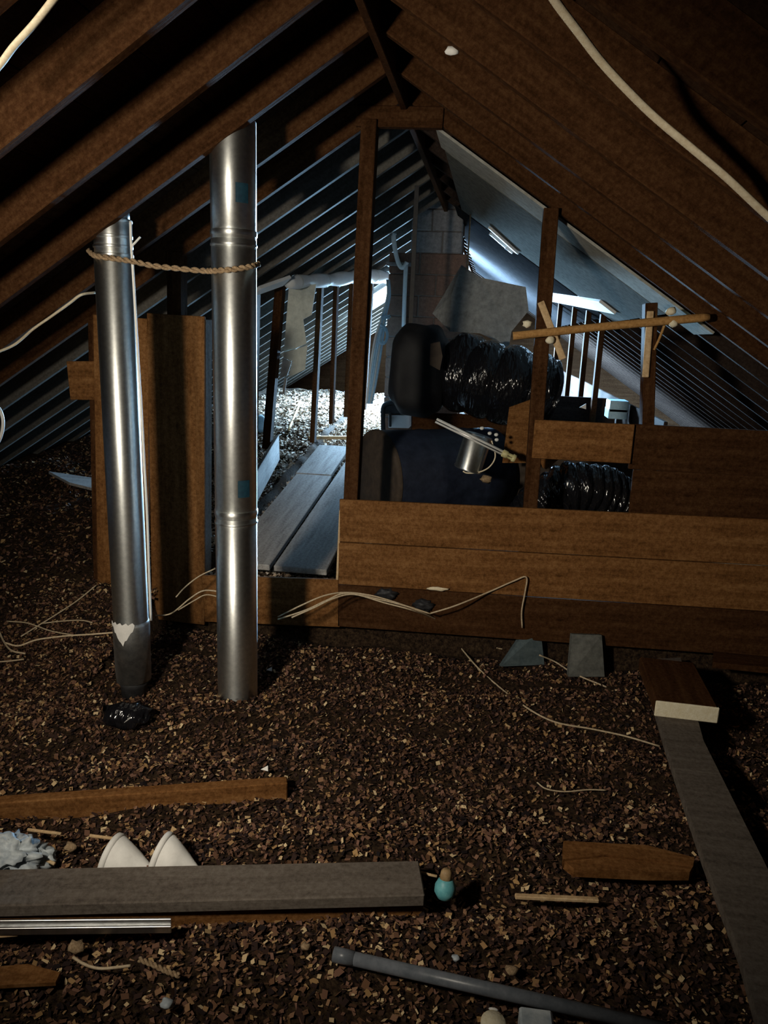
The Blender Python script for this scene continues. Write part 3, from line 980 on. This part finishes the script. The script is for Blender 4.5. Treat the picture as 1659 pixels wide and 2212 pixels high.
# walkway planks, sloping up away from the doorway
def ramp_plank(x0, x1, y0, y1, label, sag=0.0):
    a = Vector(((x0 + x1) / 2, y0, ramp_z(y0) + 0.0 + sag))
    b_ = Vector(((x0 + x1) / 2 - 0.01, y1, ramp_z(y1) + 0.0))
    o = beam('walkway_plank', a, b_, x1 - x0, 0.035, 'plank_pale', None, side=(1, 0, 0), bev=0.004)
    return tag(o, label, 'plank', 'walkway planks beyond the doorway')


ramp_plank(-1.44, -1.165, 3.80, 5.42, 'left walkway plank just inside the doorway')
ramp_plank(-1.46, -1.185, 5.44, 6.25, 'farther left walkway plank, beyond the joint')
ramp_plank(-1.14, -0.84, 3.80, 6.15, 'right walkway plank just inside the doorway, half in shadow')
# board on edge that holds the fill back
a, b_ = onRamp(534, 1112), onRamp(600, 990)
o = beam('edge_board', a + Vector((0, 0, 0.09)), b_ + Vector((0, 0, 0.09)), 0.025, 0.21, 'plank_pale', None, side=(1, 0, 0))
tag(o, 'pale board on edge holding back fill beyond the doorway', 'board')
o = beam('cross_batten', onY(668, 945, 6.75), onY(836, 946, 6.75), 0.05, 0.03, 'pale_wood', None)
tag(o, 'sunlit batten lying across the far fill behind the doorway', 'batten')
o = tube('stick', [on_fill(650, 868, 0.04), on_fill(640, 890, 0.03), on_fill(624, 928, 0.03)], 0.012, 'pale_wood', None, 6)
tag(o, 'bright pale stick lying on the far fill between knee-wall studs', 'stick', 'pale sticks on the fill')
o = blob('blue_bag', on_fill(556, 920, 0.05), (0.13, 0.08, 0.10), 'blue_cable', None, 0.5, 3, 3, 0.9, 3)
tag(o, 'pale blue bag on the far fill beside the thick flue pipe', 'bag')

# knee wall studs, left
kl = thing('wall_left', (-1.6, 6.2, 0.6), 'row of bare knee-wall studs under the left rafters', 'wall', kind='structure')
for tp, bt, w in (((552, 632), (546, 985), 0.05), ((606, 616), (577, 968), 0.062), ((693, 606), (676, 955), 0.042), ((727, 602), (716, 915), 0.036), ((761, 602), (748, 900), 0.04), ((803, 602), (786, 885), 0.04)):
    a = onRoof(*tp, -1, 0.02)
    b_ = onY(*bt, a.y)
    beam('stud', a, b_, 0.085, w, 'old_wood', kl, side=(0, 1, 0))
# knee wall studs, right
kr = thing('wall_right', (0.9, 6.0, 0.6), 'row of bare knee-wall studs under the right rafters', 'wall', kind='structure')
for x_, yt in ((1187, 640), (1212, 648), (1243, 655), (1273, 662), (1304, 670)):
    a = onRoof(x_, yt, 1, 0.03)
    beam('stud', a, Vector((a.x, a.y, fill_z(a.x, a.y) - 0.02)), 0.085, 0.04, 'old_wood', kr, side=(0, 1, 0))
for k in range(5):                                 # dark boards added to hide the bright floor on the far right
    beam('board', (1.0, 4.5, 0.17 + 0.2 * k), (1.0, 11.5, 0.17 + 0.2 * k), 0.022, 0.199, 'shade_tone_wood', kr, side=(1, 0, 0))
    beam('board', (0.16, 6.2, 0.17 + 0.2 * k), (0.98, 6.2, 0.17 + 0.2 * k), 0.022, 0.199, 'shade_tone_wood', kr, side=(0, 1, 0))
# white wrapped duct along the left rafters and board at its near end
wd = thing('white_duct', onRoof(720, 602, -1, -0.05), 'bright white wrapped duct slung under the left rafters', 'duct')
path = smooth_path([onRoof(*q, -1, -0.045) for q in ((623, 612), (660, 607), (700, 606), (740, 602), (775, 597), (805, 597), (833, 599))], 6)
rads = [0.036 + 0.014 * abs(sin(i * 0.45)) + 0.02 * (i / len(path)) for i in range(len(path))]
V, Fc = tube_geo(path, rads, 12)
link('duct_wrap', V, Fc, 'white_wrap', wd, True)
for k in (3, 12, 22, 30):
    lathe('tie_band', path[k] - (path[k + 1] - path[k]).normalized() * 0.012, path[k + 1] - path[k], [(0, rads[k] + 0.004), (0.024, rads[k] + 0.004)], 'white_plastic', wd, 12, cap=False)
o = beam('white_board', onRoof(552, 630, -1, -0.03), onRoof(619, 606, -1, -0.03), 0.12, 0.025, 'white_wrap', None, side=(1, 0, 0.65))
tag(o, 'white board under the left rafters just right of the thick flue pipe', 'board')
# white board under the right rafters
o = beam('white_board', onRoof(1183, 640, 1, -0.02), onRoof(1314, 662, 1, -0.02), 0.14, 0.03, 'white_wrap', None, side=(1, 0, -0.65))
tag(o, 'bright white board under the right rafters behind the tan pole', 'board')

# facing sheet hung between the studs
Yh = 5.75
fs = thing('facing_sheet', onY(640, 850, Yh), 'torn pale insulation facing hung between the left knee-wall studs', 'insulation')
plate('upper_sheet', [onY(*q, Yh) for q in ((624, 618), (683, 614), (673, 680), (655, 690), (662, 742), (640, 752), (613, 760))], 0.008, 'pale_facing', fs, (0, 1, 0))
plate('lower_sheet', [onY(*q, Yh - 0.012) for q in ((612, 762), (640, 754), (664, 746), (659, 798), (622, 816), (632, 780), (612, 772))], 0.008, 'pale_facing', fs, (0, 1, 0))
plate('torn_corner', [onY(*q, Yh - 0.02) for q in ((611, 772), (630, 782), (620, 812), (604, 818))], 0.008, 'crumpled', fs, (0, 1, 0))
plate('hanging_strip', [onY(*q, Yh - 0.015) for q in ((614, 816), (620, 817), (615, 850), (609, 852))], 0.006, 'white_paper', fs, (0, 1, 0))

# chimney of blocks with a shoulder
CYY = 6.5
chm = thing('chimney', onY(930, 860, CYY), 'shouldered block chimney rising to the ridge behind the black ducts', 'chimney')
xl, xr = onY(838, 640, CYY).x, onY(1003, 640, CYY).x
xt0, xt1 = onY(890, 480, CYY).x, onY(1000, 480, CYY).x
zs = onY(860, 575, CYY).z
zb = 0.45
rows = int((2.48 - zb) / 0.172)
link('mortar_core', *(lambda a, b_: ([(a[0], a[1], a[2]), (b_[0], a[1], a[2]), (b_[0], b_[1], a[2]), (a[0], b_[1], a[2]), (a[0], a[1], b_[2]), (b_[0], a[1], b_[2]), (b_[0], b_[1], b_[2]), (a[0], b_[1], b_[2])],
     [(3, 2, 1, 0), (4, 5, 6, 7), (0, 1, 5, 4), (1, 2, 6, 5), (2, 3, 7, 6), (3, 0, 4, 7)]))((xl + 0.01, CYY + 0.01, zb), (xr - 0.01, CYY + 0.5, zs)), 'mortar', chm)
link('upper_core', *(lambda a, b_: ([(a[0], a[1], a[2]), (b_[0], a[1], a[2]), (b_[0], b_[1], a[2]), (a[0], b_[1], a[2]), (a[0], a[1], b_[2]), (b_[0], a[1], b_[2]), (b_[0], b_[1], b_[2]), (a[0], b_[1], b_[2])],
     [(3, 2, 1, 0), (4, 5, 6, 7), (0, 1, 5, 4), (1, 2, 6, 5), (2, 3, 7, 6), (3, 0, 4, 7)]))((xt0 + 0.01, CYY + 0.01, zs), (xt1 - 0.01, CYY + 0.4, 2.62)), 'mortar', chm)
z = zb
k = 0
while z < 2.55:
    h = 0.165
    up_ = z > zs - 0.05
    a, b_ = (xt0, xt1) if up_ else (xl, xr)
    mid = a + (b_ - a) * (0.4 if k % 2 else 0.62)
    for s0, s1 in ((a, mid - 0.005), (mid + 0.005, b_)):
        beam('block', ((s0), CYY + 0.03, z + h / 2), ((s1), CYY + 0.03, z + h / 2), 0.06, h, 'block_grey' if up_ else 'block_brown', chm, side=(0, 1, 0), bev=0.006)
        beam('block', ((s0), CYY + (0.4 if up_ else 0.5) - 0.03, z + h / 2), ((s1), CYY + (0.4 if up_ else 0.5) - 0.03, z + h / 2), 0.06, h, 'block_brown', chm, side=(0, 1, 0), bev=0.006)
    z += h + 0.008
    k += 1
beam('shoulder_cap', ((xl - 0.02), CYY + 0.22, zs + 0.015), ((xt0 + 0.02), CYY + 0.22, zs + 0.015), 0.5, 0.03, 'block_grey', chm, side=(0, 1, 0))

cy = CYY - 0.03
cd = thing('white_conduit', onY(872, 706, cy), 'white flexible conduit dropping down the left side of the chimney', 'conduit')
tube('flex_conduit', [onY(*q, cy) for q in ((860, 452), (854, 474), (850, 500), (852, 530), (858, 560), (866, 577), (874, 576), (879, 566))], 0.019, 'white_plastic', cd, 10)
tube('straight_conduit', [onY(877, 572, cy), onY(874, 640, cy), onY(872, 706, cy)], 0.018, 'white_plastic', cd, 10)
lathe('conduit_collar', onY(850, 500, cy), onY(851, 510, cy) - onY(850, 500, cy), [(0, 0.023), (0.03, 0.023)], 'flue_metal_dull', cd, 12)

# pale blue cable bundle hanging left of the chimney
by = 6.2
cb = thing('cable_bundle', onY(800, 868, by), 'pale blue cable bundle tied in a loop, hanging left of the chimney', 'cable bundle')
for k, dx in enumerate((-7, -3, 1, 5, 9)):
    tube('cable_strand', [onY(838 + dx * 0.2, 604, by), onY(839 + dx * 0.3, 640, by), onY(828 + dx * 0.5, 686, by), onY(818 + dx, 730, by + 0.01 * k), onY(810 + dx * 1.1, 780, by), onY(803 + dx * 0.9, 830, by), onY(797 + dx * 0.6, 872, by)],
         0.010, 'blue_cable' if k % 3 else 'white_plastic', cb, 8)
tube('cable_loop', [onY(*q, by - 0.03) for q in ((822, 700), (834, 712), (836, 730), (829, 742), (820, 738), (822, 722), (826, 706))], 0.012, 'blue_cable', cb, 8)
for k in range(6):
    a = radians(-60 + 28 * k)
    tube('frayed_end', [onY(824, 688, by - 0.02), onY(824 + 20 * cos(a), 684 - 10 * sin(a) * 0.8, by - 0.03)], 0.006, 'blue_cable', cb, 5, n=0)

# ------------------------------------------------------------------ black ducts, drum, small duct
def ribbed(name, pts, r_, pitch, depth, parent, mat='black_film', seg=28):
    path = smooth_path(pts, 40)
    L = [0.0]
    for i in range(1, len(path)):
        L.append(L[-1] + (path[i] - path[i - 1]).length)
    rads = [r_ * (1 - depth + depth * abs(sin(pi * s / pitch)) ** 0.6) for s in L]
    V, Fc = tube_geo(path, rads, seg)
    V = [v + Vector((noise.noise(v * 6), noise.noise(v * 6 + Vector((5, 0, 0))), noise.noise(v * 6 + Vector((0, 9, 0))))) * 0.02 for v in V]
    return link(name, V, Fc, mat, parent, True)


bx = thing('air_handler', onY(900, 900, 5.1), 'bulky air handler wrapped in black plastic before the chimney', 'air handler')
blob('wrapped_body', onY(908, 800, 5.35), (0.20, 0.34, 0.32), 'black_wrap', bx, 0.10, 2.2, 4, 0.62, 1.5)
plate('brown_tape', [onY(*q, 4.93) for q in ((930, 742), (950, 738), (956, 770), (950, 800), (928, 788))], 0.006, 'drum_brown', bx, (0, 1, 0))
beam('hanger_strap', onY(886, 720, 5.3), Vector((onY(886, 720, 5.3).x, 5.3, roofz(onY(886, 720, 5.3).x))), 0.004, 0.03, 'black_rubber', bx, side=(0, 1, 0))
fd = thing('flexible_duct', onY(1040, 900, 4.9), 'large ribbed black plastic flexible duct behind the middle stud', 'duct')
ribbed('duct_hose', [onY(985, 800, 5.4), onY(1020, 812, 5.32), onY(1080, 828, 5.28), onY(1130, 842, 5.3), onY(1175, 858, 5.35)], 0.28, 0.165, 0.12, fd)
fd2 = thing('flexible_duct', onY(1250, 1110, 4.2), 'smaller crinkled black flexible duct inside the small right opening', 'duct')
ribbed('duct_hose', [onY(1120, 1150, 4.3), onY(1190, 1085, 4.2), onY(1250, 1058, 4.18), onY(1320, 1080, 4.25), onY(1400, 1140, 4.4)], 0.16, 0.045, 0.14, fd2)
o = plate('plywood_scrap', [onY(*q, 4.0) for q in ((1165, 992), (1210, 990), (1180, 1014), (1172, 1010))], 0.015, 'board_wood', nrm=(0, 1, 0))
tag(o, 'small tan wood corner under the upper right partition board', 'board')
o = plate('backing_board', [onY(*q, 4.35) for q in ((1100, 880), (1150, 862), (1150, 1000), (1085, 1000))], 0.02, 'board_wood', nrm=(0, 1, 0))
tag(o, 'brown plywood piece behind the middle stud below the black duct', 'board')
o = plate('backing_board', [onY(*q, 5.72) for q in ((892, 890), (1120, 900), (1120, 1010), (884, 1000))], 0.02, 'old_wood', nrm=(0, 1, 0))
tag(o, 'dark brown board under the air handler above the drum', 'board')

o = plate('shade_sheet', [onY(*q, 4.75) for q in ((1082, 985), (1390, 995), (1390, 1125), (1075, 1115))], 0.015, 'drum_brown', nrm=(0, 1, 0))  # added to cover the bright floor seen above the small duct
tag(o, 'dark sheet added to hide bright floor behind the small crinkled duct', 'sheet')
dr = thing('drum', onY(880, 1090, 4.55), 'large dark blue drum lying behind the low partition boards', 'drum')
A = Vector((onY(812, 1000, 4.4).x, 4.40, 0.63))
ax = Vector((0.80, 0.60, 0.0))
lathe('drum_shell', A, ax, [(0, 0.30), (0.02, 0.305), (0.3, 0.30), (0.32, 0.306), (0.34, 0.30), (0.62, 0.30), (0.64, 0.306), (0.66, 0.30), (0.85, 0.30)], 'drum_blue', dr, 48)
lathe('drum_end', A - ax * 0.012, ax, [(0, 0.001), (0.0, 0.285), (0.004, 0.30), (0.016, 0.309), (0.03, 0.309)], 'drum_brown', dr, 48, cap=False)

sd_ = thing('short_metal_duct', onY(1020, 1015, 4.15), 'short shiny metal duct stub hanging above the drum', 'duct')
a, b_ = onY(1034, 940, 4.15), onY(1012, 1008, 4.15)
lathe('stub_shell', a, b_ - a, [(0, 0.078), ((b_ - a).length, 0.078), ((b_ - a).length + 0.008, 0.083), ((b_ - a).length + 0.016, 0.078)], 'flue_metal', sd_, 36)
wp = thing('white_pipe', onY(1025, 950, 4.06), 'long white pipe slanting over the metal duct stub', 'pipe')
a, b_ = onY(942, 908, 4.06), onY(1106, 988, 4.06)
tube('pipe_body', [a, b_], 0.015, 'white_plastic', wp, 12, n=0)
tube('pipe_ridge', [a + Vector((0, -0.014, 0)), b_ + Vector((0, -0.014, 0))], 0.004, 'aluminium', wp, 8, n=0)
lathe('end_fitting', b_ - (b_ - a).normalized() * 0.06, b_ - a, [(0, 0.015), (0.004, 0.021), (0.03, 0.021), (0.034, 0.016), (0.06, 0.016), (0.062, 0.022), (0.08, 0.022)], 'yellow_brass', wp, 14)
for q in ((1041, 925), (1058, 936), (1072, 939), (1073, 950)):
    blob('pipe_cap', onY(*q, 4.1), (0.012, 0.01, 0.01), 'white_plastic', wp, 0.1, 2, 2)
o = tube('wire_ring', [onY(*q, 4.1) for q in ((1062, 952), (1070, 985), (1058, 1008), (1035, 1020), (1010, 1022), (1000, 1018))], 0.004, 'cream_cable', None, 6)
tag(o, 'thin wire arc curling below the metal duct stub', 'wire')
o = blob('fibre_tuft', onY(1050, 1035, 4.12), (0.03, 0.02, 0.022), 'rope_jute', None, 0.7, 5, 2, 1, 8)
tag(o, 'small tan tuft below the metal duct stub', 'tuft')

# grey sheet hung above the ducts
gs = thing('grey_sheet', onY(1040, 760, 5.75), 'folded grey sheet hanging above the black ducts', 'sheet')
Yg = 5.75
plate('left_flap', [onY(*q) for q in ((997, 572, Yg + 0.1), (974, 640, Yg), (972, 716, Yg - 0.05), (934, 677, Yg + 0.12))], 0.006, 'grey_board', gs, (0, 1, 0))
plate('main_panel', [onY(*q) for q in ((997, 572, Yg + 0.1), (1036, 599, Yg + 0.05), (1136, 620, Yg), (1142, 671, Yg), (1105, 716, Yg), (1099, 753, Yg - 0.03), (1081, 759, Yg - 0.04), (1063, 732, Yg - 0.03), (1036, 720, Yg - 0.03), (972, 716, Yg - 0.05), (974, 640, Yg))], 0.006, 'grey_board', gs, (0, 1, 0))
tube('hanging_wire', [onY(1009, 582, Yg + 0.08), Vector((onY(1009, 582, Yg + 0.08).x, Yg + 0.08, roofz(onY(1009, 582, Yg + 0.08).x)))], 0.006, 'rope_jute', gs, 6, n=0)
# white strips painted as daylit rafter undersides, right of the chimney
for a, b_, lab in (((1058, 492), (1118, 546), 'upper white strip painted as a daylit rafter underside by the chimney'), ((1060, 505), (1106, 545), 'lower white strip painted as a daylit rafter underside by the chimney')):
    o = beam('lit_rafter_strip', onRoof(*a, 1, -0.03), onRoof(*b_, 1, -0.03), 0.04, 0.02, 'white_wrap', None, side=(0, 1, 0))
    tag(o, lab, 'batten')
o = plate('white_scrap', [onY(*q, 6.0) for q in ((1090, 537), (1097, 531), (1109, 541), (1105, 546))], 0.01, 'white_paper', nrm=(0, 1, 0))
tag(o, 'small white scrap below the white strips', 'scrap')

# black stand with a white box
Ys = 6.25
bs = thing('black_stand', onY(848, 922, Ys), 'low black metal stand left of the ducts', 'stand')
tube('stand_frame', [onY(*q, Ys) for q in ((828, 930), (827, 895), (828, 880), (834, 873), (848, 870), (866, 872))], 0.02, 'black_rubber', bs, 8)
plate('stand_top', [onY(828, 874, Ys), onY(880, 872, Ys), onY(880, 892, Ys), onY(830, 894, Ys)], 0.2, 'black_rubber', bs, (0, 1, 0))
beam('stand_leg', onY(843, 890, Ys), onY(843, 922, Ys), 0.02, 0.02, 'black_rubber', bs)
o = beam('white_box', onY(842, 908, Ys + 0.11), onY(886, 909, Ys + 0.11), 0.16, 0.11, 'white_wrap', None)
tag(o, 'white box glowing in daylight under the black stand', 'box')
o = blob('white_rag', onY(860, 862, Ys + 0.1), (0.07, 0.05, 0.025), 'white_wrap', None, 0.4, 3, 3)
tag(o, 'white rag draped on top of the black stand', 'rag')

# packs on the right, blue daylight put into their colour
for q, w, h, lab in (((1333, 876), 0.13, 0.08, 'upper of two stacked packs coloured as if blue-lit, right of the middle stud'), ((1330, 892), 0.13, 0.07, 'lower of two stacked packs coloured as if blue-lit, right of the middle stud')):
    c = onY(*q, 5.6)
    o = beam('lit_tone_pack', c - Vector((w / 2, 0, 0)), c + Vector((w / 2, 0, 0)), 0.2, h, 'blue_cable', None)
    tag(o, lab, 'pack')
for q, lab in ((((1252, 880), (1266, 872), (1266, 884)), 'small white paper corner left of the stacked packs'), (((1404, 888), (1418, 901), (1404, 903)), 'small white paper corner beside the rightmost stud')):
    o = plate('paper_corner', [onY(*p, 5.0) for p in q], 0.01, 'white_paper', nrm=(0, 1, 0))
    tag(o, lab, 'paper')
# planks at the left eaves
for q, lab in ((((55, 990), (205, 992), (215, 1014), (105, 1012)), 'farther of two blue-lit boards at the left eaves'),
               (((105, 1018), (160, 1026), (215, 1034), (215, 1058), (150, 1042)), 'nearer of two blue-lit boards at the left eaves')):
    pts = [on_fill(*p, 0.05) for p in q]
    zz = sum(p.z for p in pts) / len(pts) + 0.01
    o = plate('eaves_board', [onZ(*p, zz) for p in q], -0.02, 'plank_pale', nrm=(0, 0, 1))
    tag(o, lab, 'board')
